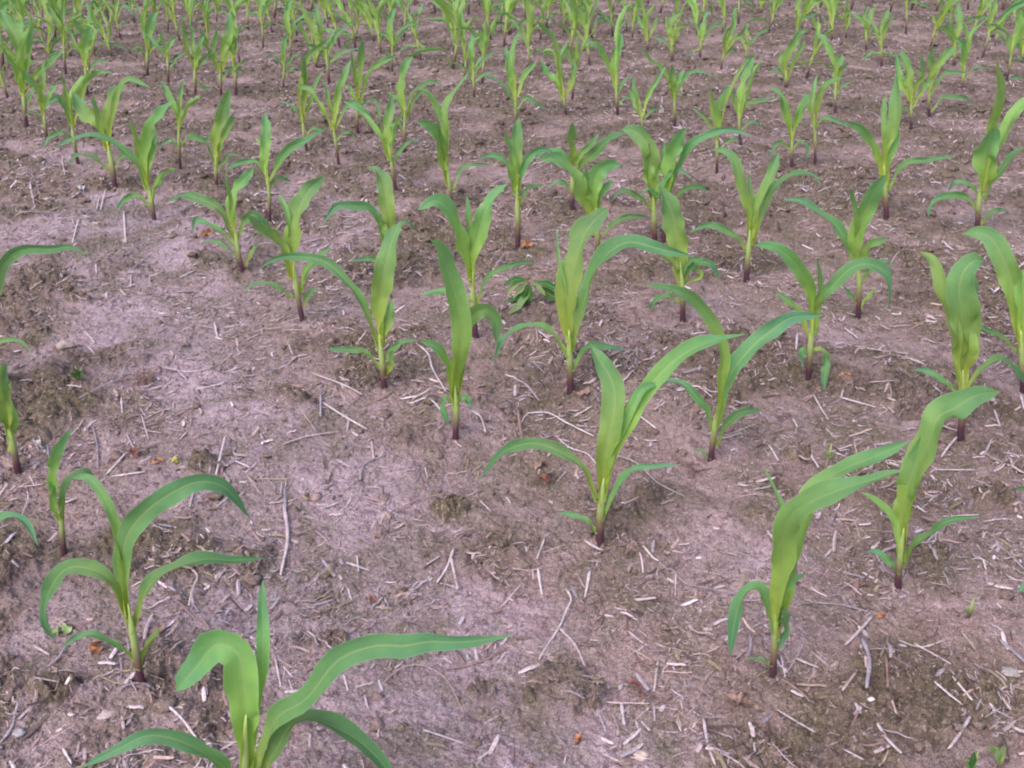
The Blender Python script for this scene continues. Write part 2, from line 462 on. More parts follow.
def leaf_mesh(name, pts, wmax, root, mat, facing=1, roll0=66, roll1=30, stalk_r=.008, rng=random, prof=PROF, nseg=34, nac=9, droop_n=None, ruffle=1.0, curl1=.7):
    P = catmull(pts, nseg)
    ll = (pts[-1] - pts[0]).length * .012
    q1, q2 = rng.uniform(0, 6.28), rng.uniform(0, 6.28)
    if mat is not None:
        for i in range(nseg):
            k = i / (nseg - 1)
            P[i] = P[i] + Vector((math.sin(k * 9 + q1), math.cos(k * 7 + q2) * 1.6, math.sin(k * 11 + q2) * .8)) * ll * min(1, k * 3)
    side = 1 if (pts[-1] - pts[0]).x >= 0 else -1
    verts, faces, uv = [], [], []
    ph = rng.uniform(0, 6.28); fr = rng.uniform(16, 26)
    vfold = rng.uniform(.10, .24); tw = rng.uniform(4.5, 8.5); ph2 = rng.uniform(0, 6.28)
    side_w = [rng.uniform(-1, 1) for _ in range(nseg)]
    tot = sum((b - a).length for a, b in zip(P, P[1:]))
    lastN = None
    for i in range(nseg):
        v = i / (nseg - 1)
        T = (P[min(i + 1, nseg - 1)] - P[max(i - 1, 0)]).normalized()
        cam = (CAM - P[i]); cam = (cam - T * cam.dot(T)).normalized()
        up = T.cross(cam) * -side             # in-view perpendicular
        if side > 0: up = cam.cross(T)
        else: up = T.cross(cam)
        roll = math.radians(roll0 + (roll1 - roll0) * min(1, v / .35) if v < .35 else roll1 + (30 if roll1 < 90 else 0) * math.sin(v * tw + ph) * ruffle * min(1, v * 2.2))
        Nn = (cam * facing * math.cos(roll) + up * math.sin(roll)).normalized()
        if lastN is not None: Nn = (Nn * .7 + lastN * .3).normalized()
        Nn = (Nn - T * Nn.dot(T)).normalized(); lastN = Nn
        A = T.cross(Nn).normalized()
        w = wmax * lerp_tab(prof, v)
        w = w * (1 + .05 * math.sin(v * 31 + ph2) + .035 * side_w[i]) / max(.55, math.cos(math.radians(roll1)))
        curl = 3.0 * max(0, 1 - v / .16) + curl1 * (1 - .5 * v)
        w0 = max(w, 0)
        if v < .16:                             # clasp the stalk at the base
            k = v / .16; wr = stalk_r * 2.9; w0 = wr * (1 - k) + w * k if wr > w * .5 else w
        R = w0 / curl
        back = min(R, stalk_r) * max(0, 1 - v / .28)
        for j in range(nac):
            t = j / (nac - 1) * 2 - 1
            ang = t * curl / 2
            p = P[i] + A * (R * math.sin(ang)) + Nn * (R * (1 - math.cos(ang)) - back)
            ed = abs(t) ** 2.5
            p = p + Nn * (ed * w * .15 * ruffle * math.sin(v * fr + ph + (t > 0) * 2.1) * min(1, v * 4))
            if .12 < abs(t) < .3: p = p + Nn * (.02 * w)
            p = p + Nn * (abs(t) * w * vfold * min(1, v * 5))
            verts.append(p - root); uv.append(((t + 1) / 2, v))
    for i in range(nseg - 1):
        for j in range(nac - 1):
            a = i * nac + j
            faces.append((a, a + 1, a + nac + 1, a + nac))
    return verts, faces, uv

def make_leaf(parent, pts, wmax, root, mat=M_LEAF, name="leaf", **kw):
    v, f, uv = leaf_mesh(name, pts, wmax, root, mat, **kw)
    # give the blade a real thickness: back surface 0.4 mm behind
    return mesh_obj(name, v, f, mat, parent, uv=uv)

def make_stalk(parent, base, top, r, root, rng=random):
    n, k = 12, 12
    d = top - base; L = d.length
    verts, faces, uv = [], [], []
    bend = Vector((rng.uniform(-1, 1), rng.uniform(-1, 1), 0)) * L * .02
    for i in range(n):
        v = i / (n - 1); c = base - Vector((0, 0, .012)) + (d + Vector((0, 0, .012))) * v + bend * math.sin(v * math.pi)
        rr = r * (1.12 - .12 * v - .85 * max(0, v - .70) / .30)
        rr *= 1 + .10 * (abs((v * 3.3) % 1 - .5) < .07) + (.35 * max(0, .1 - v) / .1)
        for j in range(k):
            a = j / k * 2 * math.pi
            verts.append(c + Vector((math.cos(a) * rr, math.sin(a) * rr * .8, 0)) - root); uv.append((j / k, v))
    for i in range(n - 1):
        for j in range(k):
            faces.append((i * k + j, i * k + (j + 1) % k, (i + 1) * k + (j + 1) % k, (i + 1) * k + j))
    faces.append(tuple(range((n - 1) * k, n * k)))
    return mesh_obj("stalk", verts, faces, M_STALK, parent, uv=uv)

def empty(name, loc, rz=0):
    o = bpy.data.objects.new(name, None); o.empty_display_size = .05
    o.location = loc; o.rotation_euler = (0, 0, rz); COL.objects.link(o); return o

CORN_GROUP = "young corn plants standing in the field rows"
ALL = []       # (root, px, py)

def traced_plant(label, b, t, sw, leaves, seed):
    rng = random.Random(seed)
    base = ground_at(*b)
    root = empty("corn_plant", base)
    tag(root, label, "corn plant", CORN_GROUP)
    Y = base.y; m = ppm(base)
    top = on_plane(t[0], t[1], Y)
    r = sw * m / 2 * .70
    make_stalk(root, base, top, r, base, rng)
    for s in leaves:
        bits = s.split(";")
        pp = [tuple(float(q) for q in a.split(",")) for a in bits[0].split()]
        w = float(bits[1]); opt = bits[2] if len(bits) > 2 else ""
        up = pp[-1][1] < pp[0][1] - abs(pp[-1][0] - pp[0][0]) * 1.1
        ext = math.hypot(pp[-1][0] - pp[0][0], pp[-1][1] - pp[0][1]) * m
        dep = rng.choice((-1, 1)) * rng.uniform(.12, .38) * ext
        if "n" in opt: dep = -abs(dep)
        if "f" in opt: dep = abs(dep)
        P = []
        n = len(pp)
        for i, (x, y) in enumerate(pp):
            k = i / (n - 1)
            P.append(on_plane(x, y, Y + dep * k ** 1.4))
        if (P[0].xy - base.xy).length > .2: pass
        P[0] = P[0] + Vector((0, rng.uniform(-.3, .3) * r, 0))
        facing = 1
        roll = rng.uniform(18, 34)
        if up:
            facing = -1 if rng.random() < .18 else 1
            roll = rng.uniform(8, 26)
        if "b" in opt: facing = 1
        if "u" in opt: facing = 1
        make_leaf(root, P, w * m * (.82 if up else .78), base, mat=M_LEAF if up else M_LEAF2, facing=facing, roll0=62, roll1=roll, stalk_r=r * 1.3, rng=rng,
                  prof=PROF_WIDE if up else PROF, curl1=rng.uniform(.55, .95))
    ALL.append((root, b[0], b[1]))
    return root

NEAR = [
("large cropped corn plant at the bottom left, its stem leaving the lower edge", (247,835),(246,715),13,[
 "248,770 256,715 261,668 263,630 264,580;15;f","246,790 246,735 245,690 236,655 214,645 195,668 179,690;37;u",
 "250,785 262,745 285,708 312,690 338,659 372,651 396,654 424,649 460,646 518,634;27;n","250,800 272,752 299,719 340,731 376,760 402,800;25;n",
 "243,800 228,768 206,752 178,742 148,739 119,751 80,768;19;n"]),
("corn plant at the lower left with one long leaf arching over to the right", (141,682),(128,604),10,[
 "129,628 124,590 126,548 140,518 162,496 195,480 226,488 252,520;25;u","127,615 122,560 114,525 104,498 90,477 74,478;12",
 "129,622 112,582 88,570 66,571 50,592 45,618 56,642;20;u","131,632 142,598 160,575 184,563 206,559 231,562 263,559;17",
 "136,660 124,648 110,641 90,635 72,640 62,650;9","139,668 145,650 154,637 161,628;8"]),
("small yellowish corn plant at the left with one upright and one drooping leaf", (63,550),(61,505),7,[
 "61,525 53,500 52,475 59,450 71,429;13;b","61,522 64,495 72,477 86,473 97,484;11","61,530 57,510 52,495 50,480;8"]),
("dark stemmed corn plant cut by the left edge beside a withered yellow leaf tip", (17,472),(6,418),9,[
 "12,445 6,415 2,385 6,362;15","10,440 2,412 -14,395 -35,400;13","10,450 14,425 8,400 11,380;10","8,430 3,380 -6,350 4,341 20,342 30,356;6"]),
("corn plant outside the left edge whose arching leaf reaches into the photo", (-32,395),(-34,330),9,[
 "-34,355 -20,325 -4,292 6,266 22,253 48,251 66,247 88,256;13;u","-34,350 -40,310 -50,280 -62,262;16","-34,345 -30,300 -28,262 -34,235;17","-33,360 -55,340 -80,345 -92,360;10"]),
("corn plant left of the frame showing only a short drooping leaf at the edge", (-30,608),(-32,548),9,[
 "-31,575 -18,545 -2,523 14,517 28,526 40,545;13;u","-32,570 -38,520 -45,480 -40,455;18","-32,570 -55,540 -78,535 -98,555;13"]),
("tall corn plant in the right foreground with two broad leaves sweeping to the upper right", (773,677),(777,602),9,[
 "775,640 776,595 781,562 786,536 798,513 816,498 840,486 868,478 898,470;27;b","777,635 786,575 797,542 804,514 809,493 826,478 846,470 876,460 915,441;24;u","778,630 788,590 790,560 796,530;15;f",
 "778,620 784,560 781,515 773,492 763,468;9","774,632 768,604 755,589 740,600 733,630 731,656;16;n",
 "777,634 782,612 785,630 779,650;13;n","777,622 788,588 797,578 807,573;7;f","772,664 760,660 745,659;5"]),
("corn plant near the right edge with a broad folded leaf pointing to the right", (899,586),(904,528),9,[
 "903,560 904,520 914,478 927,442 936,417 943,412 957,407 976,397 999,393;33;u","903,555 903,515 910,480 924,445 936,418;24;b",
 "901,560 894,522 880,501 861,492;9","903,566 912,549 930,534 945,521 982,517;10;n","900,572 890,562 878,553 865,552;8"]),
("central foreground corn plant with a long twisted leaf pointing to the upper right", (600,542),(604,478),10,[
 "601,505 604,462 612,417 612,388 602,362 592,343;27;b","603,500 611,462 624,428 634,405 650,388 686,357 712,342 743,333;20;u",
 "604,495 615,440 640,394 670,383;10;f","597,500 586,472 567,455 544,445 522,447 498,458 478,480;13;u",
 "601,520 614,491 632,472 652,465 678,464;9;n","598,532 587,520 572,515 556,513;7"]),
("corn plant behind the tall right foreground one, its leaf arching far to the upper left", (711,460),(718,405),8,[
 "716,430 721,390 722,356 713,332 700,306 688,293 670,286 648,284;14;u","717,428 729,380 748,354 769,334 792,317 824,314;22;b",
 "714,432 702,402 687,387 672,382 655,382;9","716,446 727,426 742,412 764,411;10","711,458 702,452 693,450;5","718,410 728,375 742,340;4"]),
("corn plant left of centre with dark bare foot and two leaves forking above", (455,438),(455,385),8,[
 "455,410 455,365 461,325 456,292 445,262 436,246 427,238;23;b","456,405 459,360 468,322 484,308 495,318 496,344;17;u",
 "457,380 458,320 452,298 440,291 420,294;8","453,398 446,362 437,347 420,341;12","454,402 446,398 444,410 449,426;9;n","456,402 465,398 472,407;9;n","456,400 462,360 464,325 462,302;16"]),
("corn plant left of centre with a broad upright leaf and a thin leaf reaching left", (384,388),(379,335),8,[
 "380,345 381,298 384,265 391,243 402,222;24;b","379,350 370,318 360,295 344,279 324,264 300,258 278,258 261,267;12;u",
 "382,345 386,325 391,308 394,300;13;f","381,366 368,355 350,349 326,350;8","383,360 395,348 407,342 419,340;8","384,376 391,366 393,350;9"]),
("tall corn plant in the middle with a very broad upright leaf above the bare soil", (571,395),(569,330),9,[
 "570,352 568,312 572,270 582,240 596,222 610,207;31;b","571,350 580,310 594,280 610,256 630,243 655,247 694,256;20;u",
 "568,355 555,336 537,326 521,327 503,340 492,363;9;u","571,370 581,355 597,345 627,351;8","569,342 564,290 560,258 556,228;4"]),
("corn plant behind the forked one with a long leaf rising to the upper right", (476,338),(473,272),8,[
 "472,285 476,240 490,204 507,184;18;b","472,285 461,242 449,212 434,202 418,210;19;u","472,280 470,235 466,196;8",
 "475,305 482,287 494,274 515,263 536,263;7","474,300 464,295 450,291 424,295;7"]),
("corn plant right of centre with leaves spread both ways, the right one drooping", (809,378),(813,318),8,[
 "813,335 810,292 797,266 780,250 755,246;15;u","814,335 822,300 834,284 850,268 868,265 886,275 890,290 889,312;14;u",
 "814,330 818,290 819,257;7","812,340 804,325 793,305 775,292;9;f","812,350 822,349 826,367 823,391;10;n","811,352 803,350 803,367;8"]),
("corn plant left of the broad blunt one with upright spear and long left leaf", (858,319),(858,252),7,[
 "858,275 858,238 865,213 873,192 887,174;20;b","857,270 843,237 823,216 805,202 783,200;12;u","857,262 855,210 852,188;6",
 "860,270 870,247 888,237;10","860,308 868,297 877,289;6","857,302 850,294 842,286;5","860,285 872,268 885,262 895,268;7"]),
("corn plant at the right with one very broad blunt upright leaf", (961,438),(963,370),9,[
 "963,395 964,355 960,315 958,290 963,272 974,262 984,262;34;b","962,392 953,335 943,295 937,262 922,251;15",
 "965,388 980,370 1000,361 1014,368 1024,384;10;u","961,395 943,382 930,372 913,370;8","963,390 968,340 972,300 975,275;20;f"]),
("corn plant cut by the right edge with a leaf folding to the upper left", (1025,392),(1021,330),9,[
 "1021,345 1014,300 1003,260 988,236 963,235;23;u","1022,345 1028,300 1034,268 1050,245;18;b","1021,340 1014,280 1004,232;7",
 "1020,352 1000,337 985,328 970,327;6","1024,350 1045,330 1062,328 1078,345;11"]),
("corn plant beyond the lower right edge, only a leaf tip showing", (1072,590),(1068,520),9,[
 "1068,545 1052,505 1036,488 1010,488;13;u","1069,548 1075,500 1080,450;24","1070,565 1050,570 1034,578 1017,592;11;n","1070,550 1090,520 1110,515;14"]),
("corn plant with an upright oval leaf, right of the tall middle one", (683,321),(680,262),7,[
 "680,285 679,248 672,215 661,186;25;b","681,290 688,272 699,262 712,265 720,280;8","680,285 672,262 662,254;9",
 "680,302 668,297 657,300 649,311;8","682,285 700,275 688,262 672,255;6","680,280 690,262 702,257;8"]),
("corn plant with thin spread leaves and a long leaf reaching left, right of centre", (746,282),(750,230),7,[
 "750,245 747,205 739,170 727,154 711,150;12","751,245 758,212 765,190 772,168 780,152;13","748,252 734,235 712,226 687,232;8;u",
 "752,245 762,215 775,186 793,174 810,175 822,187;9;u","750,245 752,200 748,172;5"]),
("corn plant standing in the left row with a broad leaf leaning right", (303,321),(293,258),7,[
 "293,280 293,240 300,212 311,190 324,175;21;b","291,278 281,247 266,231 247,214;13","292,262 286,212 279,193;6",
 "293,298 278,287 256,284 243,293;6","301,292 308,268 331,247;8","303,306 311,292 319,289;7","299,290 312,268 330,262 341,270;5"]),
("corn plant behind the one reaching left, with an oval leaf bent at its top", (389,284),(388,235),7,[
 "388,250 389,222 386,192 377,172 367,167;17;u","387,252 373,212 356,205 336,207 321,228;10;u","389,250 403,223 416,228;7",
 "388,265 373,259 350,261;6","388,245 382,225 374,215;8"]),
("small corn plant with curled leaves next to an orange leaf scrap", (243,272),(235,225),6,[
 "235,240 233,205 241,183 253,166;13;b","234,235 229,195 227,170;5","235,240 222,215 208,202 187,195 167,202;12;u",
 "236,240 250,215 262,222 273,240;11;u","239,258 222,243 200,242;5","236,245 215,228 197,220 191,232;7","245,266 253,250 258,244;5"]),
("light green purple-footed corn plant at the left, its top leaf leaning right", (154,220),(147,180),6,[
 "146,190 145,155 149,127 160,112 177,101;13;u","146,188 138,165 120,150 98,137 80,137 57,147;9;u","146,180 138,150 131,120;7",
 "151,202 160,178 177,169;7","151,206 137,196 123,201 116,213;7","146,185 152,150 158,132;8"]),
("corn plant at the left with many crossing leaves, just above a white scrap", (115,188),(107,140),7,[
 "108,150 108,118 114,95 127,85;14;b","107,150 98,123 84,112 73,92;17","108,148 112,120 118,92 130,80 150,86;8;u","107,145 97,115 93,96;6",
 "109,168 92,158 78,155 68,165;6;n","109,168 125,156 140,158 150,170;5"]),
("corn plant with two upright leaves and a long thin right leaf, upper right", (887,219),(884,165),7,[
 "884,180 889,140 896,100 898,72;13","883,180 874,150 862,130 845,122;11;u","884,175 884,130 886,95;8","886,185 892,150 900,120;9;f",
 "887,190 905,165 927,159 957,157;7","884,195 874,186 866,182;5"]),
("corn plant at the upper right with a broad light leaf and a looping left leaf", (978,230),(982,180),7,[
 "982,195 985,168 988,145 991,125;25;b","983,190 992,140 997,105 996,60;10","984,185 998,145 1010,118 1028,102 1045,98;13",
 "983,200 1000,170 1018,152 1036,150;9","980,212 965,198 945,196 931,206 928,221;8;u","982,200 970,185 955,182 948,192;6","980,224 992,212 1008,210;7"]),
("corn plant with a broad leaf folded over to the left, behind the tall middle one", (597,262),(596,205),7,[
 "596,220 593,195 598,172 608,165 620,166;19;u","596,222 584,205 572,175 557,161 539,159;17;u","597,240 612,226 629,216 648,218;7",
 "596,215 586,185 584,165;9","597,235 580,228 565,236;6","597,225 600,195 612,180;10"]),
("corn plant with a purple foot beside a small orange scrap, middle of the photo", (518,248),(517,185),7,[
 "517,200 516,160 515,140 520,118;15;b","517,195 525,165 540,150 556,153;9;u","516,195 508,170 495,155 478,158;8","518,205 528,190 543,184;7","517,190 510,150 505,132;7"]),
("left of two close corn plants in the centre, upright leaf folded left at its top", (655,245),(653,190),7,[
 "653,205 649,172 647,145 636,132 622,130;18;u","653,200 648,165 650,140;14","653,205 665,180 680,170 692,178;7","653,210 638,196 622,192 610,202;7;u","654,205 660,170 668,150;7"]),
("right of two close corn plants in the centre, light oval leaf leaning right", (664,241),(666,185),6,[
 "666,200 671,165 678,142 685,127;18;b","666,200 680,165 692,143 712,133 730,131 752,137;9;u","665,205 650,190 640,196;6","667,205 685,190 700,187 712,194;6","666,195 662,160 664,140;6"]),
("yellowish corn plant leaning right between thin crossing leaves, left of the centre", (572,212),(573,165),6,[
 "573,175 571,145 572,122;11","573,175 564,157 550,151 535,158;9;u","574,178 587,160 605,143 632,132;11","573,175 583,152 600,134;7","572,190 560,182 548,188;6"]),
]
MID = [
("corn plant with bright leaning leaf and two curved side leaves, left of the centre top", (452,207),(447,165),6,[
 "447,185 440,150 431,127 418,122;17;u","447,175 446,125 450,98 468,72;11","446,170 440,115 431,95 418,90;9","452,190 466,166 492,165;6","446,175 441,140 436,120;7"]),
("corn plant with oval leaf tip upright and a drooping left leaf, upper left of centre", (396,191),(389,145),6,[
 "389,160 388,125 393,93;14;b","389,158 381,128 375,99;5","389,160 378,132 360,112 343,100;8;u","391,170 400,150 412,142 424,145;6","390,160 394,130 404,112;7"]),
("corn plant with a fresh oval leaf and a leaf pointing to the right, left side", (269,221),(267,170),6,[
 "267,185 265,140 266,112;15;b","268,182 284,156 302,142 327,129;13;u","267,175 255,163 240,162 225,170;8;u","268,190 280,178 292,182;6","266,175 262,150 256,138;6"]),
("corn plant with one tall blunt leaf and a thin left leaf, in the left row", (217,191),(216,155),6,[
 "216,165 218,130 231,89;17;b","216,165 225,135 234,112;9","215,165 206,145 195,138 184,138;6","216,172 230,156 242,156;5"]),
("corn plant with drooping right leaf low over the soil, upper left field", (180,168),(179,118),5,[
 "179,130 174,105 160,80;9","179,130 186,110 200,95;8","180,145 192,135 205,140 215,130;6","179,130 180,100 184,80;6","180,150 170,140 160,146;5"]),
("corn plant with a narrow bright top leaf, left of the dense upper rows", (78,164),(71,118),6,[
 "72,128 72,100 80,82 92,72;11","71,125 62,102 55,98 44,110;9","73,125 85,85 97,72 111,73;8;u","75,145 62,132 50,138 42,150;6","71,120 66,90 62,75;7"]),
("corn plant among the dense upper left rows with a wide leaf leaning left", (47,142),(43,105),5,[
 "43,115 36,90 24,70;12","43,115 50,95 57,82;8","43,110 42,80 46,60;9","44,125 34,112 24,116;5"]),
("corn plant near the left edge with a tall wide leaf reaching the top corner", (26,127),(22,82),7,[
 "22,95 18,55 8,25 0,8;18;b","22,95 24,55 30,20;12","23,95 38,72 52,62 62,50;9","22,95 14,65 4,48;8","24,108 34,92 48,92;6","22,95 28,60 33,30;9"]),
("corn plant above the left row with a stout upright leaf and leaf twisted right", (221,97),(220,62),5,[
 "220,72 225,45 230,30 232,8;12","220,72 232,50 236,35;8","219,72 208,50 200,28;8","221,80 232,68 244,72;6","220,72 214,45 218,28;6"]),
("corn plant with leaf hanging left and slender top, upper left", (196,97),(195,60),5,[
 "195,70 199,50 204,36;8","195,70 186,45 182,20;7","195,72 205,58 214,52;6","196,80 205,88 213,88;6","195,70 192,40 190,22;6"]),
("corn plant with a clean upright leaf beside bare soil, upper left", (147,74),(147,45),5,[
 "147,55 150,25 158,12;12","147,52 144,20 150,0;9","148,55 158,40 166,35;6","147,58 138,48 130,52;5"]),
("thin corn plant with a twisted yellow leaf, upper left", (168,83),(167,50),4,[
 "167,62 163,42 161,30;5","167,62 170,45 176,36;7","168,70 178,58 186,52;5","167,58 152,40 140,30;6"]),
("corn plant with one light broad oval leaf, dense upper left rows", (86,92),(85,60),5,[
 "85,68 85,45 92,27;15;b","85,66 75,42 66,30;6;u","86,75 98,62 110,60;6","85,70 95,35 84,26 66,30;4"]),
("corn plant with arching left leaf and long right leaf, upper left of centre", (339,165),(332,120),5,[
 "333,130 338,95 344,75 351,60;11;b","332,130 322,108 310,92 296,84;9;u","334,130 350,104 364,110 376,131;8;u","333,125 328,95 322,80;6","336,140 348,132 358,138;5"]),
("corn plant with two arching thin leaves, upper left of centre", (307,150),(302,115),5,[
 "302,122 300,90 308,60 330,36;8;u","302,122 292,106 278,102;6","303,120 306,85 304,55;10","304,122 312,95 322,70;6","305,135 315,128 325,132;5"]),
("corn plant with slender upright leaf, left of the centre top", (283,88),(284,62),4,[
 "284,70 284,50 287,33;8","284,70 292,58 300,54;5","284,70 276,58 266,56;5","285,75 293,68 300,70;4"]),
("corn plant with tall blue-green upright leaf and bright right branch, top centre-left", (357,129),(358,95),5,[
 "358,105 360,70 363,38;11;b","359,105 368,78 380,62 398,56;8","357,105 352,92 347,84;6","358,100 354,72 352,50;6","358,112 370,100 382,104;5"]),
("corn plant with folded blue-green leaf and bright side branch, top centre-left", (404,152),(405,105),5,[
 "405,118 403,85 406,64 414,57;14;b","406,115 413,95 428,82 444,86;7;u","406,118 418,95 430,92;6","405,120 398,100 388,92;6","404,130 396,122 388,126;5"]),
("corn plant with small spear leaf beside bare soil, top centre", (474,98),(473,70),4,[
 "473,80 471,55 472,34;9;b","473,78 482,62 500,50;6","473,80 464,68 456,66;4","474,82 485,75 498,72;5","473,80 478,64 482,56;5"]),
("corn plant with drooping low leaf left, just right of the top centre", (516,130),(516,90),5,[
 "516,105 512,65 518,32;14;b","516,100 525,75 536,62;8","515,100 508,75 506,45;7","516,108 505,88 490,78 484,84;6;u","516,110 528,98 545,110;6"]),
("corn plant with a bent blue-green leaf and a raised left leaf, top centre", (566,116),(563,88),5,[
 "563,100 556,82 548,76 542,60;11;u","563,95 554,45 545,28 536,20;8","564,95 560,70 568,40;9","564,100 572,80 574,60;9;f","564,95 555,56 544,52 556,56;6"]),
("corn plant with a crisp upright leaf and long left arching leaf, top centre", (618,114),(616,78),5,[
 "616,88 616,60 621,33;12;b","615,88 607,62 597,46 582,44;8;u","617,85 617,40 624,10 632,4;8","617,95 626,80 634,78;5","618,105 626,98 634,96;4"]),
("small corn plant with V-shaped pair of leaves, right of top centre", (643,134),(641,110),4,[
 "641,118 636,95 633,78;7","642,118 650,92 665,67;7","641,118 634,102 628,88;6","643,122 652,110 660,112;4"]),
("corn plant with yellow-green stem and wide leaf pointing right, right of top centre", (675,126),(674,92),5,[
 "674,100 671,75 672,65;11;b","675,98 685,78 700,72 715,77;7;u","674,98 664,72 650,58 640,48;6","675,100 678,80 684,70;7"]),
("corn plant with single curled bright top leaf, right of top centre", (672,62),(672,38),5,[
 "672,48 672,25 680,12;12;u","672,45 680,30 686,28;7","672,50 662,40 654,38;5","672,48 668,28 666,15;6"]),
("slim corn plant with forked leaves over pale straw, upper right of centre", (717,173),(717,130),5,[
 "717,142 719,110 728,85;12;b","717,140 712,105 709,82;6","717,142 706,120 694,108;5","718,135 732,85 745,62 758,55;6","718,150 730,140 742,142;5"]),
("corn plant with a dense dark crossing leaf, upper right of centre", (741,146),(739,105),5,[
 "739,118 744,85 754,55;13;b","739,118 732,95 724,92;7","740,115 750,103 768,100 780,98;6","740,118 752,80 762,60;7","741,130 752,122 764,128;5"]),
("small V-shaped corn plant in the open soil, right of top centre", (747,62),(746,45),4,[
 "746,50 747,35 744,22;6","746,50 755,38 770,28;6","746,50 742,40 736,34;4"]),
("small pale corn plant with narrow leaves, right of top centre", (700,57),(701,38),4,[
 "701,45 703,28 708,12;9","701,45 710,30 722,22;6","701,48 692,52 686,58;4","701,45 697,30 694,20;5"]),
("corn plant with a fork of blue-green leaves, upper right", (791,168),(792,130),5,[
 "792,140 788,112 778,92 768,90;8;u","792,138 800,112 812,92;11;b","791,140 784,112 780,95;6","792,150 800,142 808,150 806,160;6;u","791,150 778,142 770,160;7;u"]),
("corn plant whose leaf sweeps right above the soil, upper right", (815,165),(814,115),5,[
 "814,130 818,100 828,85 845,76;9","815,128 825,118 840,122 850,128;6","814,125 808,105 804,92;5","814,128 812,95 818,75;6"]),
("corn plant with a single leaning blade, upper right", (786,88),(786,70),5,[
 "786,82 788,55 798,35 808,30;12;b","786,80 778,70 768,72;5","787,80 800,50 806,40;7","787,80 780,60 790,48;4"]),
("corn plant with a leaf flopping upper left and a dark blade, upper right", (835,116),(836,80),5,[
 "836,90 838,68 843,54;11;b","836,88 834,60 826,42 815,32;9;u","836,92 826,82 818,82;4","836,95 846,84 856,86;4","836,90 842,70 848,62;6"]),
("small light corn plant with thin leaves, left of a pair at the upper right", (867,48),(866,28),4,[
 "866,36 863,20 852,14;6","866,35 870,18 876,5;7","866,38 874,28 880,27;4","866,36 864,15 866,4;5"]),
("small light corn plant, right one of a pair at the upper right", (882,65),(881,38),4,[
 "881,48 884,25 888,8;9;b","881,46 874,28 866,18;6","882,52 870,54 862,60;5;n","882,50 892,56 900,54;5","881,46 886,28 894,14;6"]),
("corn plant with a fork of two broad leaves and dark foot, upper right", (911,132),(912,95),5,[
 "912,105 908,75 902,50;14;b","912,105 917,85 922,72 921,55;8","913,108 924,88 934,80;7","911,115 902,108 894,110;4","912,105 900,80 896,52;9"]),
("corn plant with a leaf arching low to the right, upper right", (930,117),(930,80),5,[
 "930,90 930,65 934,48;9","930,90 940,62 956,46;12","930,92 920,75 912,70;6","931,95 944,75 968,72;7;u","931,112 944,98 962,97 975,105;6;u"]),
("corn plant with stout pale leaf under the top edge, right", (955,66),(955,42),5,[
 "955,50 958,25 960,2;10;b","955,50 948,32 940,26;8","955,52 952,30 946,15;6","955,55 964,45 970,44;4"]),
]
FAR = [(8,98),(3,72),(14,52),(33,60),(20,30),(66,76),(55,40),(44,22),(77,45),(96,55),(103,38),(121,41),(83,18),(110,22),(62,15),(134,22),(158,38),(180,42),
 (172,15),(208,52),(217,22),(240,62),(248,30),(236,98),(259,14),(272,33),(297,36),(312,12),(329,31),(345,10),(356,40),(392,72),(385,18),(421,60),(410,14),
 (436,14),(457,31),(491,39),(480,8),(529,43),(512,12),(564,36),(548,10),(592,38),(583,8),(613,12),(648,50),(632,20),(660,14),(690,10),(722,34),(716,12),(760,14),(778,12),
 (801,32),(790,6),(831,29),(820,8),(890,12),(912,10),(930,50),(936,12),(968,10),(982,58),(985,22),(1007,80),(1018,44),(1003,12),(1020,118),(850,12),(740,8),
 (8,12),(30,6),(148,8),(198,6),(284,6),(368,6),(460,6),(530,6),(648,4),(872,4),(1020,8),(30,88),(90,75),(15,35),(2,45),(50,60),(71,56),(112,58),(128,5),(145,40),(168,30),(192,28),(97,14),(75,6),(48,8),(232,40),(263,48),(228,6),(208,14),(312,53),(340,50),(374,42),(404,38),(302,20),(500,24),(545,30),(468,18),(574,20),(632,38),(701,26),(768,32),(738,24),(817,22),(846,38),(906,34),(950,30),(970,42),(995,46),(1010,26),(1022,62),(962,90)]

EXPO = 0.0
for i, a in enumerate(NEAR): traced_plant(*a, 100 + i)
nmid0 = len(ALL)
for i, a in enumerate(MID):
    lv = []
    for s in a[4]:
        q = s.split(";"); q[1] = "%.2f" % (float(q[1]) * .80); lv.append(";".join(q))
    traced_plant(a[0], a[1], a[2], a[3] * .78, lv, 300 + i)

# ---- the far rows: copies of the mid-field plants, each an object of its own
def children_of(o): return [c for c in KIDS.get(o.name, [])]
KIDS = {}
for o in COL.objects:
    if o.parent is not None: KIDS.setdefault(o.parent.name, []).append(o)

def copy_plant(src, loc, rz, sc):
    r = src.copy(); COL.objects.link(r)
    r.location = loc; r.rotation_euler = (0, 0, rz); r.scale = (sc, sc, sc)
    for ch in children_of(src):
        c = ch.copy(); COL.objects.link(c); c.parent = r
    return r

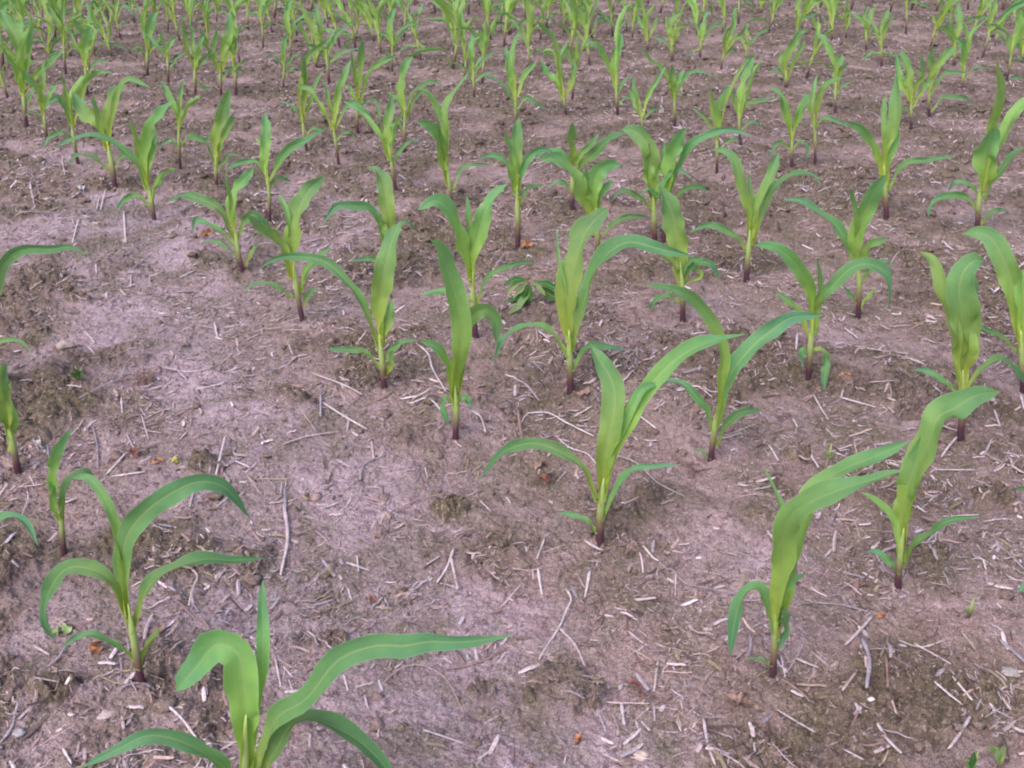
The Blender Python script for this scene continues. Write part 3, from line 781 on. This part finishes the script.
protos = [ALL[nmid0 + k] for k in range(len(MID)) if k not in (7, 28, 27, 22)]
def shape_word(src):
    xs, zs = [], []
    for ch in children_of(src):
        for v in ch.data.vertices: xs.append(v.co.x); zs.append(v.co.z)
    r = (max(xs) - min(xs)) / max(zs)
    return "narrow upright" if r < .62 else ("wide-leaved" if r < .95 else "broadly spreading")
used = set(o[0]["label"] for o in ALL)
rf = random.Random(5)
rd = random.Random(17)
def dens(px, py): return (1.0 if px < 420 else .55 if px < 700 else .5) * (1 if py < 60 else .45)
tries = 0
FARX = list(FAR)
have = [(a[1], a[2]) for a in ALL]
while len(FARX) < len(FAR) + 52 and tries < 20000:
    tries += 1
    px, py = rd.uniform(0, 1024), rd.uniform(3, 105)
    if px < 300 and py > 75 + .2 * px * 0: continue
    if rd.random() > dens(px, py): continue
    k = 5 + py * .14
    if all(abs(px - a) > k or abs(py - c) > k * .7 for a, c in FARX + have): FARX.append((round(px), round(py)))
for k, (px, py) in enumerate(FARX):
    src, _, _ = protos[(k * 7 + 3) % len(protos)]
    P = ground_at(px, py)
    hz = max(v.co.z for ch in children_of(src) for v in ch.data.vertices)
    sc = rf.uniform(.38, .56) / hz
    rz = rf.choice((0, math.pi)) + rf.uniform(-.6, .6)
    o = copy_plant(src, P, rz, sc)
    yb = ("at the very top edge" if py < 11 else "just below the top edge" if py < 24 else "a little below the top edge" if py < 45
          else "in the upper rows" if py < 70 else "below the uppermost rows")
    pct = round(px / 10.24)
    lab = "%s far corn plant %s, %d percent from the left" % (shape_word(src), yb, pct)
    while lab in used:
        pct += 1; lab = "%s far corn plant %s, %d percent from the left" % (shape_word(src), yb, pct)
    used.add(lab); o["label"] = lab
    ALL.append((o, px, py))

# ------------------------------------------------------------------ single straws and stalk pieces
SC = {"p": (.56, .46, .50), "w": (.66, .57, .62), "g": (.37, .32, .38), "b": (.36, .23, .20), "d": (.20, .15, .13), "t": (.50, .37, .36)}
CW = {"p": "pale", "w": "whitish", "g": "grey", "b": "brown", "d": "dark", "t": "tan"}
STRAWS = """31,187 34,204;2;p|62,162 66,180;1.6;p|124,212 126,244;2.6;w|79,222 73,246;2;w|97,211 100,198;2.2;p|101,211 106,192;2.2;p|19,215 52,214;1.6;t|
135,269 150,256;2.2;g|181,278 195,272;2.2;w|96,265 97,275;2.4;p|131,275 131,288;2;p|120,290 126,298;2;w|215,325 218,340;2.2;w|85,332 95,344;2.4;w|
216,339 223,342;3.4;w|162,371 190,374 217,366 235,354;2.2;p|175,370 187,381;2.2;w|80,402 107,391 120,385 127,370;2.2;g|122,400 123,416;2.4;p|
142,417 149,441;2;p|112,424 128,421 142,414;2;b|107,475 115,466 126,455;2.8;w|112,476 145,474;2.6;w|226,440 221,462 217,481;2.6;w|84,422 78,428 72,436;2.4;p|
94,430 98,450 98,470;2.4;g|127,435 134,450;2;p|195,490 190,511;2.4;p|230,498 217,509;2.6;p|12,505 3,513;2.4;g|27,490 29,503 22,518;2;p|
289,348 293,358;2.4;p|308,350 297,358 288,365;2.4;p|366,338 356,346;1.8;w|313,377 343,389 363,401;2.8;p|321,396 321,421;3.4;g|323,405 344,418 367,432;3.2;w|
282,447 306,437 337,434;2.4;p|302,412 316,432;2;t|396,390 382,399 366,405;2;b|416,344 428,357 433,375 446,396;2.4;w|410,406 428,402 441,415;2.8;w|
473,412 481,418 486,435;2.6;w|372,444 374,461;2.6;p|337,461 351,469;2.6;p|360,482 365,465 386,457;2.8;g|256,480 289,481;2;t|286,512 285,490;3.2;g|
364,498 386,507;2.4;t|392,515 420,502 453,496;1.8;b|480,502 491,513;2.2;p|512,379 527,389 539,404;2.2;p|527,413 548,418 566,427 594,440;2.4;w|558,439 570,450 587,457 597,468;2.4;w|
634,414 645,423 656,431;3;w|533,365 545,378;1.8;g|616,456 637,467 657,485 684,498;2.2;p|518,410 522,442;4.4;b|557,483 567,472;2;p|622,384 630,376;2.6;w|
699,388 712,400;2.4;p|729,407 737,411;2.4;w|844,330 857,341;2.8;w|855,350 888,356;2.6;p|868,386 895,384;2.2;p|813,397 820,408 828,422;2.6;p|839,401 875,409;3.4;w|
793,420 797,429;3;w|769,446 778,460;3.2;w|830,454 853,446;2.6;w|833,454 852,461;2.6;p|957,437 948,450 940,462;3.4;p|934,470 975,472;2.4;w|797,337 796,352;3;w|
888,405 894,413;2.6;p|934,388 941,397;2.8;w|994,412 1000,428;3;p|1019,402 1023,412;3;w|284,506 288,540 281,577;4.6;p|190,568 198,579 194,592 189,608;2.6;p|
166,706 184,727 202,749;3.2;w|253,627 244,641;2.4;g|275,656 281,688;2.4;w|68,647 58,660 48,669;3.4;g|35,648 50,656;3.4;p|64,752 73,768;4;w|0,746 12,728 20,706;3.2;g|
40,690 62,694;2.6;p|12,560 20,570;4;p|357,556 359,574;2.8;w|347,564 370,572;2.8;w|454,550 447,568 437,587;3.4;w|451,561 458,594;3.6;p|427,566 440,560;2.6;p|
538,571 542,597;4.4;w|308,636 332,651;3;w|344,675 348,692;2.8;w|382,685 400,672 418,668 436,674 450,690 463,715;2;t|445,671 478,664 508,650;3;b|
381,718 378,739;3;w|424,731 442,738 464,745;3;p|286,694 304,693;4.6;w|566,592 571,602 567,614 559,629 548,645 539,662;3.4;w|559,629 572,642 579,655 585,668;3.6;p|
643,550 652,558 658,564;3.6;w|658,562 667,570 673,573 685,588 710,593 735,598;2.6;g|676,573 675,598;2.6;p|590,570 585,599;3.8;w|624,647 652,664;3.4;t|
628,632 643,645;3.4;p|658,662 654,693;4.4;p|688,684 700,692 710,698;2.6;g|621,705 624,729;4.6;w|636,723 640,735;3.8;p|641,722 650,732;3.6;p|703,724 708,745 714,772;5;p|
677,721 681,732;3;w|545,540 537,560;2.6;p|512,569 530,573;2.4;t|815,604 842,606 867,613;2.8;g|871,619 860,633 845,648;4.6;p|861,640 867,668 865,694;6;g|
794,659 818,669;4;w|781,656 785,679;2.6;w|898,644 921,647 944,643;2.6;p|913,647 932,656 950,668;2.8;p|934,685 948,697 961,707;4;w|949,688 971,705;3.2;w|
969,721 958,738 947,755;4.2;p|876,728 887,742 900,759;4.6;w|776,712 800,727 815,737;3.2;p|999,641 1012,652 1026,667;5.4;g|886,660 887,690;3;b|842,692 855,677;4.6;t|
996,546 1008,555 1024,571;3.4;g|960,632 975,650;2.6;t|846,552 853,546;3;t|712,552 728,549;2.4;t|990,708 1012,722;3;g|940,610 952,622;2.6;b|843,752 862,763;3.4;p|
720,757 738,765;3.2;p|1004,560 1022,556;2.6;p|892,700 896,716;3;t|858,715 852,727;3;b""".replace("\n", "").split("|")

def near_phrase(px, py):
    X = ["at the far left", "at the left", "left of centre", "slightly left of centre", "slightly right of centre", "right of centre", "at the right", "at the far right"][min(7, int(px / 128))]
    Yb = ["along the top", "in the upper half", "around mid height", "in the lower half", "near the bottom", "along the bottom edge"][0 if py < 200 else 1 if py < 330 else 2 if py < 450 else 3 if py < 580 else 4 if py < 700 else 5]
    return X, Yb

def straw_piece(pts, wpx, colr, rng):
    C2 = []
    n = max(7, 4 * len(pts))
    P = catmull([ground_at(*p) for p in pts], n)
    c0 = P[n // 2].copy(); m = ppm(c0); r = max(.0007, wpx * m * .40)
    g = np.array([tz(p.x, p.y) for p in P]); top = g.max()
    tilt = rng.uniform(0, .10)
    L = (P[-1] - P[0]).length
    l0, l1 = g[0], g[-1]; ex = max(0, max(g[i] - (l0 + (l1 - l0) * i / (n - 1)) for i in range(n))) * .7
    line = lambda k: l0 + (l1 - l0) * k + ex
    for i, p in enumerate(P):
        k = i / (n - 1); p.z = line(k) + r * .9 + tilt * L * k * .4
    root = Vector((c0.x, c0.y, float(g[n // 2])))
    K = 7; verts, faces, cols = [], [], []
    ring = [rng.uniform(.75, 1.15) for _ in range(K)]
    for i in range(n):
        T = (P[min(i + 1, n - 1)] - P[max(0, i - 1)]).normalized()
        A = T.cross(Vector((0, 0, 1))).normalized(); B = A.cross(T)
        v = i / (n - 1); rr = r * (1 - .18 * v) * rng.uniform(.9, 1.1) * (1.22 if i % 5 == 2 else 1)
        if i in (0, n - 1): rr *= .72
        shade = rng.uniform(.82, 1.1)
        for j in range(K):
            a = j / K * 2 * math.pi
            jag = T * (rng.uniform(-1, 1) * r * 1.0 if i in (0, n - 1) else 0)
            verts.append(P[i] + A * math.cos(a) * rr * ring[j] + B * math.sin(a) * rr * .5 * ring[j] + jag - root)
            q = shade * (1.0 + .14 * (ring[j] - 1) * 4)
            cols.append((colr[0] * q, colr[1] * q, colr[2] * q, 1))
    for i in range(n - 1):
        for j in range(K): faces.append((i * K + j, i * K + (j + 1) % K, (i + 1) * K + (j + 1) % K, (i + 1) * K + j))
    faces.append(tuple(range(K))[::-1]); faces.append(tuple(range((n - 1) * K, n * K)))
    return mesh_obj("straw", verts, faces, M_LIT, cols=cols, loc=root)

rs = random.Random(21)
items = []
for k, s in enumerate(STRAWS):
    a, w, c = s.split(";")
    pts = [tuple(float(q) for q in t.split(",")) for t in a.split()]
    if not pts: continue
    o = straw_piece(pts, float(w), SC[c], rs)
    cx = sum(p[0] for p in pts) / len(pts); cy = sum(p[1] for p in pts) / len(pts)
    L = math.hypot(pts[-1][0] - pts[0][0], pts[-1][1] - pts[0][1])
    dx, dy = abs(pts[-1][0] - pts[0][0]), pts[-1][1] - pts[0][1]
    sx = pts[-1][0] - pts[0][0]
    if dx < .35 * abs(dy): di = "pointing upward"
    elif abs(dy) < .35 * dx: di = "lying level"
    else: di = "rising right" if sx * dy < 0 else "falling right"
    ln = "long" if L > 38 else "short" if L < 17 else "middling"
    th = "stout " if float(w) >= 4 else ""
    bent = "curved " if len(pts) > 3 else ""
    items.append((o, ln, th, bent, CW[c], di, cx, cy))
def straw_ref(cx, cy):
    """nearest traced plant foot in the photo and the side the straw lies on"""
    best = min(NICK, key=lambda n: math.hypot(n[1] - cx, n[2] - cy))
    dx, dy = cx - best[1], cy - best[2]
    if abs(dx) > abs(dy): side = "left of" if dx < 0 else "right of"
    else: side = "behind" if dy < 0 else "in front of"
    return side, best[0]
NICK = [("the cropped bottom plant", 240, 768), ("the long arching plant", 141, 682), ("the small yellowish plant", 63, 550), ("the dark left-edge plant", 17, 472),
        ("the tall foreground plant", 773, 677), ("the folded-leaf plant", 899, 586), ("the central foreground plant", 600, 542), ("the plant arching upper left", 711, 460),
        ("the forked plant", 455, 438), ("the left-reaching plant", 384, 388), ("the broadest middle plant", 571, 395), ("the blunt-leaved plant", 961, 438),
        ("the drooping-leaf plant", 809, 378), ("the right-leaning plant", 303, 321), ("the purple-footed plant", 154, 220), ("the curled-leaf plant", 243, 272),
        ("the left-edge leaf", 40, 262), ("the dry grass tuft", 145, 378), ("the crossed straws", 560, 690)]
seen = {}
for o, ln, th, bent, cw, di, cx, cy in items:
    side, nick = straw_ref(cx, cy)
    base = "%s%s%s %s straw %s, %s %s" % (ln + " ", th, bent, cw, di, side, nick)
    seen.setdefault(" ".join(base.split()), []).append((o, cx, cy))
for lab, lst in seen.items():
    if len(lst) == 1: tag(lst[0][0], lab, "straw", "single straws lying on the soil")
    else:
        lst.sort(key=lambda q: q[2])
        horiz = abs(lst[0][1] - lst[-1][1]) > abs(lst[0][2] - lst[-1][2])
        if horiz: lst.sort(key=lambda q: q[1])
        words = (["leftmost", "rightmost"] if horiz else ["upper", "lower"]) if len(lst) == 2 else ["leftmost", "middle", "rightmost"] if horiz else ["topmost", "middle", "lowest"]
        for k, q in enumerate(lst):
            w = words[k] if k < len(words) else words[-1] + " but one"
            tag(q[0], w + " " + lab, "straw", "single straws lying on the soil")

# ------------------------------------------------------------------ dead leaf scraps, stones, weeds, clods
def plain_leaf_mat(name, col, trans=.15):
    m, nt, out = new_mat(name)
    pos = nt.nodes.new("ShaderNodeNewGeometry").outputs["Position"]
    n = noise_tex(nt, pos, 140, 4, .6)
    c = ramp(nt, n, [(.3, tuple(q * .62 for q in col)), (.55, col), (.75, tuple(min(1, q * 1.25) for q in col))])
    b = nt.nodes.new("ShaderNodeBsdfPrincipled"); nt.links.new(c, b.inputs["Base Color"]); b.inputs["Roughness"].default_value = .75
    tr = nt.nodes.new("ShaderNodeBsdfTranslucent"); nt.links.new(c, tr.inputs[0])
    ms = nt.nodes.new("ShaderNodeMixShader"); ms.inputs[0].default_value = trans
    nt.links.new(b.outputs[0], ms.inputs[1]); nt.links.new(tr.outputs[0], ms.inputs[2]); nt.links.new(ms.outputs[0], out.inputs[0])
    return m
MP = {"o": plain_leaf_mat("orange_dead_leaf", (.50, .22, .11)), "b": plain_leaf_mat("brown_dead_leaf", (.36, .23, .19)), "r": plain_leaf_mat("red_dead_leaf", (.27, .10, .075)),
      "w": plain_leaf_mat("bleached_husk", (.66, .58, .58)), "y": plain_leaf_mat("yellow_leaf", (.52, .46, .10)), "l": plain_leaf_mat("light_green_leaf", (.34, .46, .20))}

def scrap(name, label, cat, pts, w, mat, seed, group=None, lift=.006):
    rng = random.Random(seed)
    P = [ground_at(*p) for p in pts]
    root = P[0].copy(); m = ppm(root)
    z = max(p.z for p in P)
    for i, p in enumerate(P): p.z = max(p.z, z * .7 + p.z * .3) + lift * (1 + .8 * math.sin(i * 1.9 + seed))
    v, f, uv = leaf_mesh(name, P, w * m * .72, root, mat, facing=1, roll0=50, roll1=48, stalk_r=.0012, rng=rng, prof=PROF_OVAL, nseg=14, nac=7, ruffle=1.8, curl1=1.1)
    o = mesh_obj(name, v, f, mat, uv=uv, loc=root)
    return tag(o, label, cat, group)
G1 = "scraps of dead leaf on the soil"
for i, a in enumerate([
    ("orange curled leaf scrap beside the small curled-leaf corn plant at the left", [(200, 239), (206, 235), (214, 230)], 8, "o"),
    ("orange square leaf scrap just above the dark drooping weed in the middle", [(521, 251), (527, 248), (533, 247)], 9, "o"),
    ("orange leaf scrap below the left leaf of the lower-left arching corn plant", [(91, 659), (95, 650), (100, 642)], 13, "o"),
    ("brown curled leaf scrap just right of the lower-left arching corn plant's stem", [(154, 642), (160, 632), (167, 626)], 9, "b"),
    ("small red brown leaf scrap right of the crossed straws near the bottom", [(627, 688), (634, 691), (643, 697)], 11, "r"),
    ("tiny orange and green leaf scrap at the bottom, left of centre-right", [(575, 748), (579, 742), (583, 738)], 9, "o"),
    ("large pinkish brown leaf flake in front of the tall right foreground corn plant", [(725, 697), (740, 704), (758, 711)], 17, "b"),
    ("brown and yellow curled scrap standing in the bare soil left of centre", [(370, 597), (374, 603), (379, 606)], 8, "r"),
    ("small reddish flake right of the brown yellow curled scrap", [(399, 599), (404, 593), (410, 590)], 8, "b"),
    ("small red flake lying above the straws near the lower-left", [(131, 452), (134, 455), (136, 460)], 8, "r"),
    ("flat orange flake beside a yellow one at the left", [(151, 466), (158, 465), (165, 462)], 6, "o"),
    ("yellow green flake right of the flat orange one at the left", [(172, 466), (176, 465), (179, 462)], 6, "y"),
    ("red flake in the soil right of the blunt-leaved corn plant", [(929, 446), (935, 446), (941, 447)], 5, "r"),
    ("brown folded husk flake behind the grey stout stick at the right", [(848, 582), (857, 586), (869, 588)], 13, "b"),
    ("tan flake touching the end of the slanting straw at lower right", [(876, 619), (881, 618), (887, 616)], 7, "o"),
    ("white papery husk scrap at the left under the many-leaved corn plant", [(75, 195), (79, 190), (82, 186)], 8, "w"),
    ("brown open husk left of the central foreground corn plant's lower leaf", [(535, 472), (540, 468), (547, 464)], 11, "b"),
    ("reddish brown flake under the open husk left of the central foreground plant", [(537, 479), (543, 480), (550, 477)], 7, "r"),
    ("pale flat husk flake at the left behind the small yellowish corn plant", [(30, 440), (38, 448), (46, 455)], 9, "w"),
    ("pink tan flake in the soil below the broad-leaved corn plant of the middle", [(574, 396), (582, 395), (589, 393)], 6, "b"),
    ("orange crumbs of leaf right of the corn plant with the drooping leaf", [(836, 380), (846, 379), (853, 376)], 8, "o"),
    ("brown flake at the left edge of the soil near the dark-stemmed plant", [(38, 489), (46, 492), (55, 497)], 5, "b")]):
    scrap("leaf_scrap", a[0], "leaf scrap", a[1], a[2], MP[a[3]], 40 + i, G1)
scrap("leaf_scrap", "pale light green leaf scrap hanging on the tip of the lower-left plant's curled leaf", "leaf scrap", [(52, 634), (62, 633), (73, 630)], 15, MP["l"], 91, G1)

def stone(label, px, py, rpx, col, seed, sq=.6, name="stone", cat="stone"):
    tv, tf = ico(4 if name == 'soil_clod' else 3); big = name == 'soil_clod'
    w = 1 + .30 * noise(tv[:, 0] + seed, tv[:, 1] + tv[:, 2] * .8, 1.3, seed) + .16 * noise(tv[:, 2] * 1.4, tv[:, 1] - tv[:, 0], 3.2, seed + 1) + .07 * noise(tv[:, 0] * 2 - tv[:, 2], tv[:, 1] * 2 + tv[:, 2], 5, seed + 2) * (3 if big else 1) + (.35 * np.abs(noise(tv[:, 0] * 1.5 + tv[:, 2], tv[:, 1] * 1.5 - tv[:, 2], 2.6, seed + 3)) if big else 0)
    P = ground_at(px, py); r = rpx * ppm(P)
    V = tv * w[:, None] * np.array([1, .8, sq]) * r; V[:, 2] += r * sq * (.0 if big else .3)
    cc = np.array(col) * (1 + .18 * noise(tv[:, 0] * 3, tv[:, 1] * 3 + tv[:, 2], 2, seed + 5))[:, None]
    o = mesh_obj(name, V, [tuple(int(q) for q in f) for f in tf], M_CLOD if name == 'stone' else M_SOIL, cols=np.concatenate([cc, np.ones((len(V), 1))], 1), loc=P)
    if name != 'stone':
        at = o.data.attributes.new('mask', 'FLOAT', 'POINT'); at.data.foreach_set('value', np.full(len(V), 1.0, np.float32))
    return tag(o, label, cat, "stones and clods lying on the soil")
stone("small oblong grey stone at the left above the dry grass tuft's side", 66, 347, 9, (.40, .33, .31), 3, .45)
stone("round pale pinkish stone at the bottom, right of the small orange green scrap", 641, 757, 7.5, (.52, .42, .38), 5)
stone("flat pale stone below the lower-left arching corn plant", 107, 716, 9, (.46, .37, .38), 7, .35)
stone("grey stone at the lower left corner region beside straw", 20, 734, 6, (.36, .34, .38), 8, .5)
stone("tiny white pebble just below the square orange scrap in the middle", 529, 257, 2.6, (.80, .78, .80), 9)
stone("flat grey stone at the lower right beside the large grey stick", 1010, 673, 9, (.36, .32, .32), 11, .35)

# dark drooping weed in the middle of the photo
def weed(label, b, leaves, seed, mat=M_WEED, cat="weed", name="weed"):
    rng = random.Random(seed); base = ground_at(*b); root = empty(name, base)
    tag(root, label, cat); m = ppm(base)
    top = base + Vector((0, 0, .05))
    make_stalk(root, base, top, .003, base, rng)
    for s in leaves:
        a, w, k = s.split(";"); pp = [tuple(float(q) for q in t.split(",")) for t in a.split()]
        P = [on_plane(x, y, base.y - .03 * i / len(pp)) for i, (x, y) in enumerate(pp)]
        make_leaf(root, P, float(w) * m, base, mat=M_PALE if k == "p" else mat, facing=1, roll0=35, roll1=20, stalk_r=.002, rng=rng, prof=PROF_OVAL, nseg=12, nac=5, ruffle=.6)
    return root
weed("dark green drooping weed with pale leaf undersides, lying in the middle of the photo", (529, 303), [
    "526,280 518,283 511,290 507,296;6;p", "527,281 523,288 517,294 513,299;5;p", "529,285 527,296 518,306 508,314;8;p", "527,279 516,280 508,283 504,287;6;d",
    "528,284 521,295 513,300 508,302;8;d", "529,282 530,294 524,302 519,304;9;d", "532,281 538,287 543,293 546,296;5;p", "534,281 545,284 555,288 563,289;7;d", "534,286 546,293 556,297 565,297;10;d"], 71)
weed("tiny yellow flowering weed at the right below the folded-leaf corn plant", (969, 617), ["969,614 966,611 965,608;4;p", "969,614 972,612 973,608;4;p"], 72)
weed("tiny yellow and green seedling behind the far bent straws right of centre", (829, 459), ["829,458 825,455 823,452;4;p", "829,458 832,456 834,452;4;p"], 73)
weed("yellow wilted seedling at the bottom right corner", (999, 768), ["998,765 997,752 992,746;5;p", "998,762 1002,750 1005,745;5;p", "998,756 990,748 986,747;4;p"], 74)
weed("small green grass blade at the bottom right, cut by the lower edge", (972, 772), ["972,770 972,762 974,752;7;d", "971,770 967,764 966,758;5;p"], 75)
weed("small dark green clover-like seedling at the left near the stone", (78, 378), ["78,377 73,375 70,373;5;d", "78,377 82,373 84,371;5;d", "78,377 77,372 75,368;4;d"], 76)

# dry grass tuft
def tuft():
    rng = random.Random(9); base = ground_at(145, 383); verts, faces, cols = [], [], []
    for k in range(90):
        a = rng.uniform(0, 6.28); lean = rng.uniform(.2, 1.3); L = rng.uniform(.03, .085); r = .0011
        o = Vector((rng.gauss(0, .014), rng.gauss(0, .014), -.004)); c = rng.choice([(.42, .28, .22), (.30, .17, .13), (.55, .43, .40), (.2, .12, .1)])
        n0 = len(verts); p = o
        for i in range(5):
            t = i / 4; el = math.pi / 2 - lean * (0.4 + t)
            if i: p = p + Vector((math.cos(a) * math.cos(el), math.sin(a) * math.cos(el), math.sin(el))) * L / 4
            for j in range(3):
                b = j * 2.09
                verts.append(p + Vector((math.cos(b), math.sin(b), math.sin(b) * .4)) * r * (1 - .8 * t)); cols.append((*c, 1))
        for i in range(4):
            for j in range(3): faces.append((n0 + i * 3 + j, n0 + i * 3 + (j + 1) % 3, n0 + i * 3 + 3 + (j + 1) % 3, n0 + i * 3 + 3 + j))
    o = mesh_obj("dry_grass_tuft", verts, faces, M_LIT, cols=cols, loc=base)
    tag(o, "dry brown grass tuft sitting in the bare strip at the left", "grass tuft")
tuft()

# ------------------------------------------------------------------ camera, light, view
cam = bpy.data.cameras.new("camera"); co = bpy.data.objects.new("camera", cam); COL.objects.link(co)
cam.sensor_width = 36; cam.lens = 36 * F / 1024; cam.clip_start = .05; cam.clip_end = 2000
co.location = (0, 0, H); co.rotation_euler = (math.radians(90) - PITCH, 0, 0)
cam.dof.use_dof = True; cam.dof.focus_distance = 3.0; cam.dof.aperture_fstop = 14
S.camera = co

EL, AZ = math.radians(52), math.radians(215)        # azimuth clockwise from +Y
w = bpy.data.worlds.new("World"); S.world = w; w.use_nodes = True
nt = w.node_tree; bg = nt.nodes["Background"]
sky = nt.nodes.new("ShaderNodeTexSky"); sky.sky_type = 'NISHITA'; sky.sun_disc = False
sky.sun_elevation = EL; sky.sun_rotation = AZ; sky.air_density = 1.0; sky.dust_density = 4.0; sky.ozone_density = 1.0
nt.links.new(sky.outputs[0], bg.inputs[0]); bg.inputs[1].default_value = .13
sl = bpy.data.lights.new("sun", 'SUN'); sl.energy = .9; sl.angle = math.radians(50); sl.color = (1, .93, .88)
so = bpy.data.objects.new("sun", sl); COL.objects.link(so)
d = Vector((math.sin(AZ) * math.cos(EL), math.cos(AZ) * math.cos(EL), math.sin(EL)))
so.rotation_euler = (-d).to_track_quat('-Z', 'Y').to_euler()
so.location = d * 20
S.view_settings.view_transform = 'Standard'; S.view_settings.look = 'None'; S.view_settings.gamma = 1
S.view_settings.exposure = .95
S.cycles.filter_width = 2.0
S.cycles.max_bounces = 6
S.cycles.use_denoising = True
